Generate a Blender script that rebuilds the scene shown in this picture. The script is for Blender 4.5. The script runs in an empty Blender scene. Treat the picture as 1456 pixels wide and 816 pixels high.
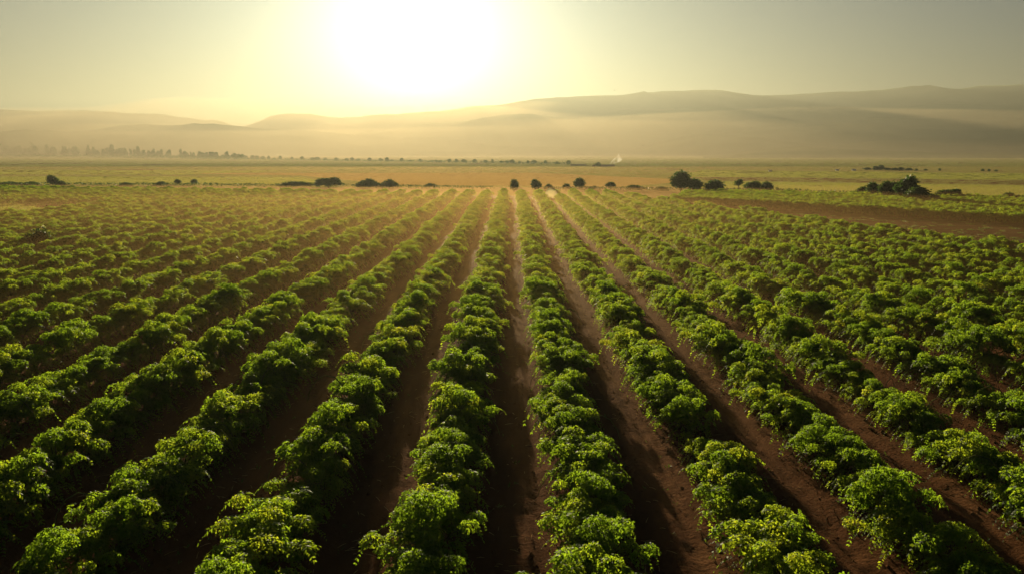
import bpy, math, random
import numpy as np
from mathutils import Vector, noise as mnoise

R = math.radians
scene = bpy.context.scene
COL = scene.collection

# ------------------------------------------------------------------ camera
F, CX, CY, HZ = 1100.0, 728.0, 408.0, 216.0       # focal length in photo pixels, image centre, horizon row
CAM_H = 8.1
PITCH = math.atan((CY - HZ) / F)
cam_d = bpy.data.cameras.new('camera')
cam_d.sensor_width = 36.0
cam_d.lens = 36.0 * F / 1456.0
cam_d.clip_start, cam_d.clip_end = 0.1, 30000.0
cam = bpy.data.objects.new('camera', cam_d)
COL.objects.link(cam)
cam.location = (0, 0, CAM_H)
cam.rotation_euler = (math.pi / 2 - PITCH, 0, 0)
scene.camera = cam

# ------------------------------------------------------------------ sun, sky, exposure
SUN_AZ, SUN_EL = R(-6.8), R(7.0)                   # azimuth from +Y towards +X
sun_dir = Vector((math.sin(SUN_AZ) * math.cos(SUN_EL), math.cos(SUN_AZ) * math.cos(SUN_EL), math.sin(SUN_EL)))
sl = bpy.data.lights.new('sun', 'SUN')
sl.energy = 5.0
sl.angle = R(0.6)
sl.color = (1.0, 0.835, 0.52)
so = bpy.data.objects.new('sun', sl)
COL.objects.link(so)
so.rotation_euler = sun_dir.to_track_quat('Z', 'Y').to_euler()

SKY_TINT = (0.045, 0.090, 0.165)
AUREOLE = [(9.5, 5.0, (1.0, 0.94, 0.82)), (0.5, 12.0, (1.0, 0.80, 0.56))]   # amplitude, width in degrees, colour
world = bpy.data.worlds.new('World')
scene.world = world
world.use_nodes = True
wt = world.node_tree
wt.nodes.clear()
w_out = wt.nodes.new('ShaderNodeOutputWorld')
w_bg = wt.nodes.new('ShaderNodeBackground')
w_sky = wt.nodes.new('ShaderNodeTexSky')
w_sky.sky_type = 'NISHITA'
w_sky.sun_disc = False
w_sky.sun_elevation = SUN_EL
w_sky.sun_rotation = SUN_AZ
w_sky.altitude = 100.0
w_sky.air_density = 1.0
w_sky.dust_density = 2.0
w_sky.ozone_density = 1.0
w_bg.inputs['Strength'].default_value = 0.05
def wmath(op, a, b=None):
    n = wt.nodes.new('ShaderNodeMath'); n.operation = op
    for i, q in enumerate((a, b)):
        if q is None: continue
        if isinstance(q, (int, float)): n.inputs[i].default_value = q
        else: wt.links.new(q, n.inputs[i])
    return n.outputs[0]
w_tint = wt.nodes.new('ShaderNodeMixRGB'); w_tint.blend_type = 'MULTIPLY'; w_tint.inputs[0].default_value = 1.0
w_tint.inputs[2].default_value = (*SKY_TINT, 1)
wt.links.new(w_sky.outputs['Color'], w_tint.inputs[1])
w_tc = wt.nodes.new('ShaderNodeTexCoord')
w_dot = wt.nodes.new('ShaderNodeVectorMath'); w_dot.operation = 'DOT_PRODUCT'
wt.links.new(w_tc.outputs['Generated'], w_dot.inputs[0])
w_dot.inputs[1].default_value = sun_dir
w_ang = wmath('ARCCOSINE', wmath('MINIMUM', w_dot.outputs['Value'], 0.99999))
prev = w_tint.outputs[0]
for amp, width, col in AUREOLE:                      # the hazy sky's own brightening towards the sun
    e = wmath('MULTIPLY', wmath('EXPONENT', wmath('MULTIPLY', wmath('POWER', wmath('DIVIDE', w_ang, R(width)), 1.3), -1.0)), amp)
    c = wt.nodes.new('ShaderNodeMixRGB'); c.blend_type = 'MULTIPLY'; c.inputs[0].default_value = 1.0
    c.inputs[1].default_value = (*col, 1)
    wt.links.new(e, c.inputs[2])
    a = wt.nodes.new('ShaderNodeMixRGB'); a.blend_type = 'ADD'; a.inputs[0].default_value = 1.0
    wt.links.new(prev, a.inputs[1]); wt.links.new(c.outputs[0], a.inputs[2])
    prev = a.outputs[0]
wt.links.new(prev, w_bg.inputs['Color'])
wt.links.new(w_bg.outputs['Background'], w_out.inputs['Surface'])

HAZE_DENSITY = 3.8e-4
HAZE_G = 0.56
HAZE_COLOR = (0.148, 0.152, 0.126)

vs = scene.view_settings
vs.view_transform = 'Standard'
vs.look = 'None'
vs.gamma = 1.0
vs.use_curve_mapping = False
vs.exposure = 2.4

scene.cycles.use_denoising = True
scene.cycles.max_bounces = 8
scene.cycles.diffuse_bounces = 5
scene.cycles.transmission_bounces = 6
scene.cycles.transparent_max_bounces = 6
scene.cycles.volume_bounces = 0
scene.cycles.sample_clamp_indirect = 6.0

# ------------------------------------------------------------------ helpers
def tag(o, label=None, cat=None, group=None, kind=None):
    if label: o['label'] = label
    if cat: o['category'] = cat
    if group: o['group'] = group
    if kind: o['kind'] = kind
    return o

def empty(name, loc=(0, 0, 0)):
    o = bpy.data.objects.new(name, None)
    o.empty_display_size = 0.2
    o.location = loc
    COL.objects.link(o)
    return o

def ray(px, py):
    u, v = (px - CX) / F, (CY - py) / F
    return Vector((u, math.cos(PITCH) + v * math.sin(PITCH), -math.sin(PITCH) + v * math.cos(PITCH)))

def ground(px, py, z=0.0):
    """the point of the plane at height z that the photo shows at (px, py)"""
    d = ray(px, py)
    k = (z - CAM_H) / d.z
    return Vector((d.x * k, d.y * k, z))

def at_depth(px, py, Y):
    d = ray(px, py)
    k = Y / d.y
    return Vector((d.x * k, Y, CAM_H + d.z * k))

def project(p):
    x, y, z = p[0], p[1], p[2] - CAM_H
    c, s = math.cos(PITCH), math.sin(PITCH)
    w = y * c - z * s
    if w <= 0.1:
        return None
    return CX + F * x / w, CY - F * (y * s + z * c) / w, w

def mesh_obj(name, verts, faces, mat=None, parent=None, smooth=False):
    me = bpy.data.meshes.new(name)
    me.from_pydata([tuple(v) for v in verts], [], [tuple(f) for f in faces])
    if mat: me.materials.append(mat)
    if smooth: me.polygons.foreach_set('use_smooth', [True] * len(me.polygons))
    me.update()
    o = bpy.data.objects.new(name, me)
    COL.objects.link(o)
    if parent: o.parent = parent
    return o

def quads_mesh(name, V, tint=None, mat=None):
    """V: (n,4,3) array of quads -> mesh with a per-face tint"""
    n = len(V)
    me = bpy.data.meshes.new(name)
    me.vertices.add(n * 4)
    me.vertices.foreach_set('co', V.reshape(-1).astype(np.float32))
    me.loops.add(n * 4)
    me.loops.foreach_set('vertex_index', np.arange(n * 4, dtype=np.int32))
    me.polygons.add(n)
    me.polygons.foreach_set('loop_start', np.arange(0, n * 4, 4, dtype=np.int32))
    me.update(calc_edges=True)
    if tint is not None:
        a = me.attributes.new('tint', 'FLOAT', 'FACE')
        a.data.foreach_set('value', tint.astype(np.float32))
    if mat: me.materials.append(mat)
    return me

def tube(pts, radii, sides=6):
    """verts and faces of a tapered tube"""
    V, Fc = [], []
    n = len(pts)
    for i, p in enumerate(pts):
        p = Vector(p)
        t = (Vector(pts[min(i + 1, n - 1)]) - Vector(pts[max(i - 1, 0)])).normalized()
        a = t.cross(Vector((0.31, 0.95, 0.05))).normalized()
        b = t.cross(a)
        for k in range(sides):
            an = 2 * math.pi * k / sides
            V.append(p + (a * math.cos(an) + b * math.sin(an)) * radii[i])
    for i in range(n - 1):
        for k in range(sides):
            k2 = (k + 1) % sides
            Fc.append((i * sides + k, i * sides + k2, (i + 1) * sides + k2, (i + 1) * sides + k))
    Fc.append(tuple(range(sides))[::-1])
    Fc.append(tuple((n - 1) * sides + k for k in range(sides)))
    return V, Fc

class Build:
    def __init__(self): self.V, self.F = [], []
    def add(self, V, Fc):
        b = len(self.V)
        self.V += list(V)
        self.F += [tuple(i + b for i in f) for f in Fc]
    def obj(self, name, mat, parent=None, smooth=False):
        return mesh_obj(name, self.V, self.F, mat, parent, smooth)

ONES = 'zeroth first second third fourth fifth sixth seventh eighth ninth tenth eleventh twelfth thirteenth fourteenth fifteenth sixteenth seventeenth eighteenth nineteenth'.split()
TENS = {2: ('twentieth', 'twenty'), 3: ('thirtieth', 'thirty'), 4: ('fortieth', 'forty'), 5: ('fiftieth', 'fifty'), 6: ('sixtieth', 'sixty'), 7: ('seventieth', 'seventy'), 8: ('eightieth', 'eighty')}
def nth(n):
    if n < 20: return ONES[n]
    t, u = divmod(n, 10)
    return TENS[t][0] if u == 0 else TENS[t][1] + '-' + ONES[u]

# ------------------------------------------------------------------ materials
def new_mat(name):
    m = bpy.data.materials.new(name)
    m.use_nodes = True
    nt = m.node_tree
    nt.nodes.clear()
    out = nt.nodes.new('ShaderNodeOutputMaterial')
    return m, nt, out

def ramp(nt, fac, stops):
    r = nt.nodes.new('ShaderNodeValToRGB')
    el = r.color_ramp.elements
    while len(el) < len(stops): el.new(0.5)
    for e, (p, c) in zip(el, stops):
        e.position = p
        e.color = (*c, 1)
    nt.links.new(fac, r.inputs['Fac'])
    return r.outputs['Color']

def noise_tex(nt, scale, detail=4, rough=0.55, coord='Object', stretch=None):
    tc = nt.nodes.new('ShaderNodeTexCoord')
    src = tc.outputs[coord]
    if stretch:
        mp = nt.nodes.new('ShaderNodeMapping')
        mp.inputs['Scale'].default_value = stretch
        nt.links.new(src, mp.inputs['Vector'])
        src = mp.outputs['Vector']
    n = nt.nodes.new('ShaderNodeTexNoise')
    n.inputs['Scale'].default_value = scale
    n.inputs['Detail'].default_value = detail
    n.inputs['Roughness'].default_value = rough
    nt.links.new(src, n.inputs['Vector'])
    return n.outputs['Fac']

def bump(nt, fac, strength, dist):
    b = nt.nodes.new('ShaderNodeBump')
    b.inputs['Strength'].default_value = strength
    b.inputs['Distance'].default_value = dist
    nt.links.new(fac, b.inputs['Height'])
    return b.outputs['Normal']

def leaf_mat(name, stops, trans_col, trans=0.5, spec=0.07, rough=0.6):
    m, nt, out = new_mat(name)
    at = nt.nodes.new('ShaderNodeAttribute'); at.attribute_name = 'tint'
    oi = nt.nodes.new('ShaderNodeObjectInfo')
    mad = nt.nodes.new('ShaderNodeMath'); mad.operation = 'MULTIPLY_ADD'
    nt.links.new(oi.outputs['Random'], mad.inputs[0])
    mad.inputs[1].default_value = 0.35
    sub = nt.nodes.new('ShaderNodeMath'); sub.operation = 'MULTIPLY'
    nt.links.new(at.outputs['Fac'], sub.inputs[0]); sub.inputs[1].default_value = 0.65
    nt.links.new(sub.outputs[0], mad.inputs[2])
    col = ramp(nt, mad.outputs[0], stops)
    p = nt.nodes.new('ShaderNodeBsdfPrincipled')
    nt.links.new(col, p.inputs['Base Color'])
    p.inputs['Roughness'].default_value = rough
    p.inputs['Specular IOR Level'].default_value = spec
    tr = nt.nodes.new('ShaderNodeBsdfTranslucent')
    mul = nt.nodes.new('ShaderNodeMixRGB'); mul.blend_type = 'MULTIPLY'; mul.inputs[0].default_value = 1.0
    nt.links.new(col, mul.inputs[1]); mul.inputs[2].default_value = (*trans_col, 1)
    nt.links.new(mul.outputs[0], tr.inputs['Color'])
    mix = nt.nodes.new('ShaderNodeMixShader'); mix.inputs[0].default_value = trans
    nt.links.new(p.outputs[0], mix.inputs[1]); nt.links.new(tr.outputs[0], mix.inputs[2])
    nt.links.new(mix.outputs[0], out.inputs['Surface'])
    return m

def ground_mat(name, scale, stops, rough=0.9, bump_s=0.6, bump_d=0.05, stretch=None, fine=None, sheen=0.0):
    m, nt, out = new_mat(name)
    f = noise_tex(nt, scale, 6, 0.6, stretch=stretch)
    col = ramp(nt, f, stops)
    p = nt.nodes.new('ShaderNodeBsdfPrincipled')
    nt.links.new(col, p.inputs['Base Color'])
    p.inputs['Roughness'].default_value = rough
    p.inputs['Specular IOR Level'].default_value = sheen
    p.inputs['Specular Tint'].default_value = (1.0, 0.62, 0.30, 1.0)
    if bump_s:
        f2 = noise_tex(nt, fine or scale * 6, 6, 0.65)
        nt.links.new(bump(nt, f2, bump_s, bump_d), p.inputs['Normal'])
    nt.links.new(p.outputs[0], out.inputs['Surface'])
    return m

def plain_mat(name, color, rough=0.7, var=0.15, scale=8.0):
    dk = tuple(c * (1 - var) for c in color)
    lt = tuple(min(1, c * (1 + var)) for c in color)
    return ground_mat(name, scale, [(0.3, dk), (0.7, lt)], rough, 0.2, 0.01)

M = {}
M['crop'] = leaf_mat('crop_leaf', [(0.0, (0.024, 0.055, 0.008)), (0.45, (0.042, 0.096, 0.012)), (0.85, (0.070, 0.122, 0.015)), (1.0, (0.095, 0.134, 0.02))], (6.2, 4.3, 1.3), 0.58)
M['stem'] = plain_mat('crop_stem', (0.12, 0.13, 0.035), 0.6)
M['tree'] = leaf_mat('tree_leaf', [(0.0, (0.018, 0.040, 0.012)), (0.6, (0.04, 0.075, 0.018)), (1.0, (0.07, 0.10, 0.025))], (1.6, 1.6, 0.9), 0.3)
M['bark'] = ground_mat('bark', 3.0, [(0.3, (0.05, 0.035, 0.022)), (0.7, (0.11, 0.08, 0.05))], 0.9, 0.8, 0.03)
M['weed'] = leaf_mat('weed_leaf', [(0.0, (0.03, 0.06, 0.012)), (0.7, (0.06, 0.09, 0.02)), (1.0, (0.14, 0.12, 0.04))], (2.0, 2.0, 1.0), 0.35)
M['straw'] = plain_mat('dry_straw', (0.30, 0.19, 0.08), 0.8, 0.4)
M['soil'] = ground_mat('red_soil', 0.9, [(0.25, (0.050, 0.021, 0.009)), (0.5, (0.086, 0.037, 0.016)), (0.75, (0.135, 0.063, 0.027))], 0.95, 0.9, 0.06, stretch=(1.0, 0.25, 1.0), fine=9.0, sheen=0.003)

# ------------------------------------------------------------------ haze
def box(name, x0, x1, y0, y1, z0, z1, mat):
    V = [(x0, y0, z0), (x1, y0, z0), (x1, y1, z0), (x0, y1, z0), (x0, y0, z1), (x1, y0, z1), (x1, y1, z1), (x0, y1, z1)]
    Fc = [(3, 2, 1, 0), (4, 5, 6, 7), (0, 1, 5, 4), (1, 2, 6, 5), (2, 3, 7, 6), (3, 0, 4, 7)]
    return mesh_obj(name, V, Fc, mat)

hm, nt, out = new_mat('haze')
pv = nt.nodes.new('ShaderNodeVolumePrincipled')
pv.inputs['Color'].default_value = (*HAZE_COLOR, 1)
pv.inputs['Density'].default_value = HAZE_DENSITY
pv.inputs['Anisotropy'].default_value = HAZE_G
nt.links.new(pv.outputs['Volume'], out.inputs['Volume'])
hz = box('haze', -5000, 5000, -500, 4400, -3.0, 290.0, hm)
tag(hz, kind='stuff')

# ------------------------------------------------------------------ ground, fields, hills
ROW = 3.2                                            # row spacing
X_OFF = 0.08
def row_x(k): return X_OFF + (k + 0.5) * ROW          # k = 0 first row right of the middle furrow, -1 first left
def field_far(x):                                    # far edge of the main crop field
    y = 146.0 if x > -20 else min(170.0, 146.0 + (-20 - x) * 0.22)
    if x > 0:                                        # its oblique right-hand edge
        y = min(y, 63.0 + (40.5 - x) / 0.262)
    return y

M['plain'] = ground_mat('plain_ground', 0.012, [(0.3, (0.15, 0.13, 0.05)), (0.5, (0.22, 0.17, 0.07)), (0.7, (0.18, 0.16, 0.06))], 0.95, 0.3, 0.3, stretch=(0.35, 1.0, 1.0), fine=0.4, sheen=0.0)
g = mesh_obj('ground', [(-4900, -400, -0.14), (4900, -400, -0.14), (4900, 4300, -0.14), (-4900, 4300, -0.14)], [(0, 1, 2, 3)], M['plain'])
tag(g, kind='structure')

def soil_height(x, y):
    u = (x - X_OFF) / ROW
    d = abs((u - math.floor(u)) - 0.5) * ROW          # distance from the row's centre line
    z = 0.16 * math.exp(-(d / 0.55) ** 2)
    c = ROW / 2 - d                                   # distance from the furrow's centre line
    z -= 0.085 * math.exp(-((c - 0.52) / 0.16) ** 2)
    n = mnoise.noise((x * 1.3, y * 0.5, 0)) * 0.04 + mnoise.noise((x * 4.1, y * 2.2, 3)) * 0.035 + mnoise.noise((x * 7.0, y * 6.0, 7)) * 0.022
    return z + n

xs = np.arange(-34.0, 40.01, 0.13)
ys = [3.0]
while ys[-1] < 80: ys.append(ys[-1] + 0.10 + 0.004 * ys[-1])
V = [(x, y, soil_height(x, y)) for y in ys for x in xs]
nx = len(xs)
Fc = [(j * nx + i, j * nx + i + 1, (j + 1) * nx + i + 1, (j + 1) * nx + i) for j in range(len(ys) - 1) for i in range(nx - 1)]
o = mesh_obj('ploughed_soil', V, Fc, M['soil'], smooth=True)
tag(o, kind='structure')
edge = [(-130, 2), (48, 2), (41.5, 63), (20, 146), (-20, 146), (-130, 170)]
o = mesh_obj('field_soil', [(x, y, -0.10) for x, y in edge], [tuple(range(len(edge)))], M['soil'])
tag(o, kind='structure')

def sheet(name, pix, mat, z):
    """a field outlined by its corners in the photo"""
    V = []
    n = len(pix)
    for i in range(n):
        a, b = ground(*pix[i], z=z), ground(*pix[(i + 1) % n], z=z)
        for k in range(12):
            p = a.lerp(b, k / 12)
            V.append((p.x + 1.2 * mnoise.noise((p.x * .05, p.y * .05, z)), p.y + 1.2 * mnoise.noise((p.y * .05, p.x * .05, 9 + z)), z))
    o = mesh_obj(name, V, [tuple(range(len(V)))], mat)
    return tag(o, kind='structure')

green1 = ground_mat('green_field', 0.05, [(0.3, (0.075, 0.11, 0.016)), (0.7, (0.11, 0.15, 0.025))], 0.95, 0.5, 0.3, stretch=(0.2, 1, 1), fine=0.8, sheen=0.0)
green2 = ground_mat('pale_green_field', 0.04, [(0.3, (0.10, 0.12, 0.02)), (0.7, (0.14, 0.15, 0.03))], 0.95, 0.5, 0.3, stretch=(0.2, 1, 1), fine=0.8, sheen=0.0)
tan1 = ground_mat('tan_stubble', 0.04, [(0.3, (0.16, 0.10, 0.04)), (0.7, (0.23, 0.15, 0.06))], 0.95, 0.5, 0.3, stretch=(0.15, 1, 1), fine=0.6, sheen=0.0)
brown1 = ground_mat('brown_plough', 0.06, [(0.3, (0.07, 0.035, 0.018)), (0.7, (0.12, 0.06, 0.03))], 0.95, 0.5, 0.3, stretch=(0.15, 1, 1), fine=0.6, sheen=0.0)
wedge = ground_mat('wedge_soil', 0.5, [(0.25, (0.055, 0.028, 0.016)), (0.5, (0.085, 0.045, 0.026)), (0.75, (0.13, 0.075, 0.042))], 0.95, 0.9, 0.1, stretch=(0.12, 1.6, 1), fine=3.0)
sheet('grass_field', [(-700, 261), (480, 263), (430, 252), (-700, 250)], green1, -0.12)
sheet('grass_field', [(-700, 248.5), (260, 248.5), (430, 243), (-700, 240)], green2, -0.11)
sheet('stubble_field', [(560, 263), (880, 266), (1000, 257), (760, 246), (250, 246.5), (430, 250)], tan1, -0.115)
sheet('grass_field', [(990, 267), (1456, 280), (2200, 300), (2200, 268), (1456, 264), (1010, 258)], green2, -0.12)
sheet('bare_soil', [(1000, 257), (1456, 263.5), (2200, 267), (2200, 257), (1456, 257), (1130, 253), (990, 252)], brown1, -0.116)
sheet('grass_field', [(960, 251.5), (1130, 252.5), (1456, 256), (2200, 257), (2200, 247), (1456, 247), (1000, 242)], green1, -0.113)
sheet('bare_soil', [(930, 286), (1456, 306), (1900, 322), (1900, 440), (1456, 380), (1250, 340), (1060, 306), (960, 294)], wedge, -0.09)
sheet('grass_patch', [(-60, 292), (20, 291), (78, 303), (40, 309), (-60, 307)], green2, -0.085)

def ridge(name, pts, Y, front, back, mat, rough=1.0, seed=0):
    Y, front, back = Y * 0.6, front * 0.6, back * 0.6
    """a hill range whose crest runs through the photo's outline at distance Y"""
    px = [p[0] for p in pts]; py = [p[1] for p in pts]
    step = 14
    cols = list(range(int(px[0]), int(px[-1]) + 1, step))
    T = [-1.0 + i / 14.0 for i in range(14)] + [i / 4.0 for i in range(5)]
    V = []
    for cx in cols:
        i = max(j for j in range(len(px)) if px[j] <= cx)
        i = min(i, len(px) - 2)
        t = (cx - px[i]) / (px[i + 1] - px[i])
        t = t * t * (3 - 2 * t)
        yy = py[i] + (py[i + 1] - py[i]) * t
        yy += rough * (2.2 * mnoise.noise((cx * 0.013, seed, 0)) + 1.3 * mnoise.noise((cx * 0.05, seed, 5)) + 0.6 * mnoise.noise((cx * 0.13, seed, 2)))
        crest = at_depth(cx, min(yy, 219), Y)
        for t in T:
            if t <= 0:
                s = 1 + t
                h = s * s * (3 - 2 * s) * 0.75 + 0.25 * s ** 1.6
                y = Y + t * front
            else:
                h = (1 - t) ** 1.3
                y = Y + t * back
            x = crest.x * (y / Y) if t < 0 else crest.x
            gul = mnoise.fractal((x * 0.0043, y * 0.0028, seed * 3.1), 1.0, 2.0, 4)
            z = crest.z * h + gul * crest.z * 0.40 * math.sin(math.pi * min(1, max(0, h))) 
            V.append((x, y, max(z, 0) - 0.6 if abs(t) > 0.99 else max(z, -0.6)))
    nt_ = len(T)
    Fc = [(i * nt_ + j, i * nt_ + j + 1, (i + 1) * nt_ + j + 1, (i + 1) * nt_ + j)[::-1] for i in range(len(cols) - 1) for j in range(nt_ - 1)]
    o = mesh_obj(name, V, Fc, mat, smooth=True)
    return tag(o, kind='structure')

M['hill'] = ground_mat('hill_scrub', 0.004, [(0.3, (0.06, 0.085, 0.035)), (0.55, (0.11, 0.12, 0.05)), (0.75, (0.17, 0.15, 0.07))], 0.95, 0.4, 4.0, fine=0.03)
ridge('hills', [(-900, 170), (-400, 150), (0, 156), (110, 158), (200, 161), (300, 171), (350, 182), (420, 205), (480, 219)], 4950, 900, 900, M['hill'], 1, 1)
ridge('hills', [(-900, 200), (-300, 178), (0, 186), (100, 186), (200, 178), (310, 178), (420, 186), (560, 195), (800, 206), (1000, 219)], 3700, 1300, 500, M['hill'], 1, 2)
ridge('hills', [(300, 219), (335, 181), (400, 163.5), (440, 163), (480, 168), (540, 164), (600, 160), (700, 150), (770, 140.5), (870, 136), (960, 129), (1010, 128), (1090, 136.5), (1200, 131), (1320, 123), (1360, 127), (1400, 122), (1456, 121), (1600, 118), (1900, 130), (2400, 160)], 5000, 1000, 900, M['hill'], 1, 3)
ridge('hills', [(420, 219), (520, 190), (620, 176), (740, 162.5), (850, 173), (920, 184), (1000, 195), (1150, 219)], 4000, 1100, 400, M['hill'], 0.8, 4)
ridge('hills', [(700, 219), (830, 176), (916, 161), (1020, 152), (1080, 158.5), (1160, 158), (1230, 155), (1320, 150), (1456, 148), (1700, 140), (2300, 170)], 4100, 900, 500, M['hill'], 1, 5)
ridge('hills', [(850, 219), (1000, 190), (1120, 182), (1260, 168), (1400, 171), (1500, 166), (1800, 160), (2300, 180)], 3400, 1200, 500, M['hill'], 1, 6)
ridge('hills', [(1000, 219), (1150, 206), (1300, 196), (1456, 198), (1700, 185), (2300, 190)], 2900, 1300, 500, M['hill'], 0.7, 7)

# mist lying in the valley: a shallow bank that thickens towards the hills
mm, nt, out = new_mat('mist')
pv = nt.nodes.new('ShaderNodeVolumePrincipled')
pv.inputs['Color'].default_value = (HAZE_COLOR[0] * 2.15, HAZE_COLOR[1] * 1.6, HAZE_COLOR[2] * 1.1, 1)
pv.inputs['Density'].default_value = 8.5e-4
pv.inputs['Anisotropy'].default_value = HAZE_G
nt.links.new(pv.outputs['Volume'], out.inputs['Volume'])
mx_, my_ = 61, 40
V, Fc = [], []
for j in range(my_):
    for i in range(mx_):
        x, y = -3600 + 7200 * i / (mx_ - 1), 500 + 2330 * (j / (my_ - 1)) ** 1.1
        z = np.interp(y, [500, 900, 1200, 2770, 2830], [1, 5, 26, 175, 2])
        z = z * (1 + 0.36 * mnoise.noise((x * .0011, y * .0013, 2)) + 0.16 * mnoise.noise((x * .003, y * .003, 6)))
        V.append((x, y, max(z, 1.0)))
nn = len(V)
V += [(x, y, -1.0) for x, y, z in V]
for j in range(my_ - 1):
    for i in range(mx_ - 1):
        a = j * mx_ + i
        Fc += [(a, a + 1, a + mx_ + 1, a + mx_), (nn + a + mx_, nn + a + mx_ + 1, nn + a + 1, nn + a)]
for i in range(mx_ - 1):
    a, b = i, (my_ - 1) * mx_ + i
    Fc += [(a + 1, a, nn + a, nn + a + 1), (b, b + 1, nn + b + 1, nn + b)]
for j in range(my_ - 1):
    a, b = j * mx_, j * mx_ + mx_ - 1
    Fc += [(a, a + mx_, nn + a + mx_, nn + a), (b + mx_, b, nn + b, nn + b + mx_)]
o = mesh_obj('mist', V, Fc, mm)
tag(o, 'pale golden mist lying over the plain and the feet of the hills', 'mist', kind='stuff')

# thin volume added over crop and near plain for a golden glare veil
fm, nt, out = new_mat('glare_veil')
pv = nt.nodes.new('ShaderNodeVolumePrincipled')
pv.inputs['Color'].default_value = (0.40, 0.245, 0.09, 1)
pv.inputs['Density'].default_value = 4.6e-3
pv.inputs['Anisotropy'].default_value = 0.66
nt.links.new(pv.outputs['Volume'], out.inputs['Volume'])
V, Fc = [], []
gx, gy = 31, 30
for j in range(gy):
    for i in range(gx):
        x, y = -330 + 660 * i / (gx - 1), 10 + 410 * (j / (gy - 1)) ** 1.3
        z = np.interp(y, [10, 24, 60, 105, 138, 180, 260, 420], [0.3, 1.1, 1.9, 2.2, 1.6, 0.5, 0.3, 0.25]) * (1 + 0.25 * mnoise.noise((x * .02, y * .02, 8)))
        V.append((x, y, float(z)))
nn = len(V)
V += [(x, y, -0.5) for x, y, z in V]
for j in range(gy - 1):
    for i in range(gx - 1):
        a = j * gx + i
        Fc += [(a, a + 1, a + gx + 1, a + gx), (nn + a + gx, nn + a + gx + 1, nn + a + 1, nn + a)]
for i in range(gx - 1):
    a, b = i, (gy - 1) * gx + i
    Fc += [(a + 1, a, nn + a, nn + a + 1), (b, b + 1, nn + b + 1, nn + b)]
for j in range(gy - 1):
    a, b = j * gx, j * gx + gx - 1
    Fc += [(a, a + gx, nn + a + gx, nn + a), (b + gx, b, nn + b, nn + b + gx)]
o = mesh_obj('mist', V, Fc, fm)
tag(o, 'added thin golden glare veil over the far crop rows and the near plain', 'mist', kind='stuff')

# ------------------------------------------------------------------ crop plants
def make_frond_quads(rng, origins, az, L, rise, drop, nst=9, leaf=0.25):
    """leaflets of arching compound leaves; all arguments are arrays over the fronds"""
    n = len(L)
    out = np.stack([np.cos(az), np.sin(az), np.zeros(n)], 1)
    side = np.stack([-np.sin(az), np.cos(az), np.zeros(n)], 1)
    up = np.array([0, 0, 1.0])
    Q = []
    for s in range(nst):
        t = (s + 1.0) / nst
        p = origins + out * (L * t)[:, None] + up * (rise * t - drop * t * t)[:, None]
        tan = out * L[:, None] + up * (rise - 2 * drop * t)[:, None]
        tan /= np.linalg.norm(tan, axis=1)[:, None]
        prof = leaf * (0.55 + 0.75 * math.sin(math.pi * (0.12 + 0.8 * t)))
        sides = (-1, 1) if s < nst - 1 else (-1, 0, 1)
        for sg in sides:
            jit = rng.normal(0, 0.22, (n, 3))
            d = side * (sg * 0.9) + tan * (0.55 if sg else 1.0) - up * rng.uniform(0.05, 0.45, n)[:, None] + jit
            d /= np.linalg.norm(d, axis=1)[:, None]
            nrm = np.cross(d, tan) if sg else np.cross(d, side)
            nrm = nrm + 1e-6
            w = np.cross(nrm, d) + rng.normal(0, 0.25, (n, 3))
            w /= (np.linalg.norm(w, axis=1)[:, None] + 1e-9)
            ln = (prof * L * rng.uniform(0.75, 1.25, n))[:, None]
            wd = ln * 0.27
            mid = p + d * ln * 0.48 + up * ln * 0.05
            Q.append(np.stack([p, mid + w * wd, p + d * ln, mid - w * wd], 1))
    return np.concatenate(Q)

def make_cushion(rng, c, r, h, n, leaf):
    """small leaflets shingled over a drooping dome"""
    u = rng.random(n)
    th = np.arccos(1 - 1.12 * u)                      # polar angle, a little past the equator
    ph = rng.uniform(0, 2 * math.pi, n)
    lump = 1 + 0.13 * np.sin(3 * ph + c[0] * 9) * np.sin(th) + 0.09 * np.sin(7 * ph + th * 5 + c[1] * 5) + rng.normal(0, 0.05, n)
    st, ct, cp, sp = np.sin(th), np.cos(th), np.cos(ph), np.sin(ph)
    p = np.stack([r * lump * st * cp, r * lump * st * sp, h * lump * ct], 1) + np.array(c)
    nrm = np.stack([st * cp, st * sp, ct], 1) + rng.normal(0, 0.55, (n, 3))
    nrm /= np.linalg.norm(nrm, axis=1)[:, None]
    d = np.stack([ct * cp + 0.35 * cp, ct * sp + 0.35 * sp, -st - 0.15], 1) + rng.normal(0, 0.45, (n, 3))
    d -= nrm * (d * nrm).sum(1)[:, None]
    d /= (np.linalg.norm(d, axis=1)[:, None] + 1e-9)
    w = np.cross(nrm, d)
    ln = (leaf * rng.uniform(0.65, 1.35, n))[:, None]
    mid = p + d * ln * 0.5 + nrm * ln * 0.10
    return np.stack([p, mid + w * ln * 0.30, p + d * ln, mid - w * ln * 0.30], 1)

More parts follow.
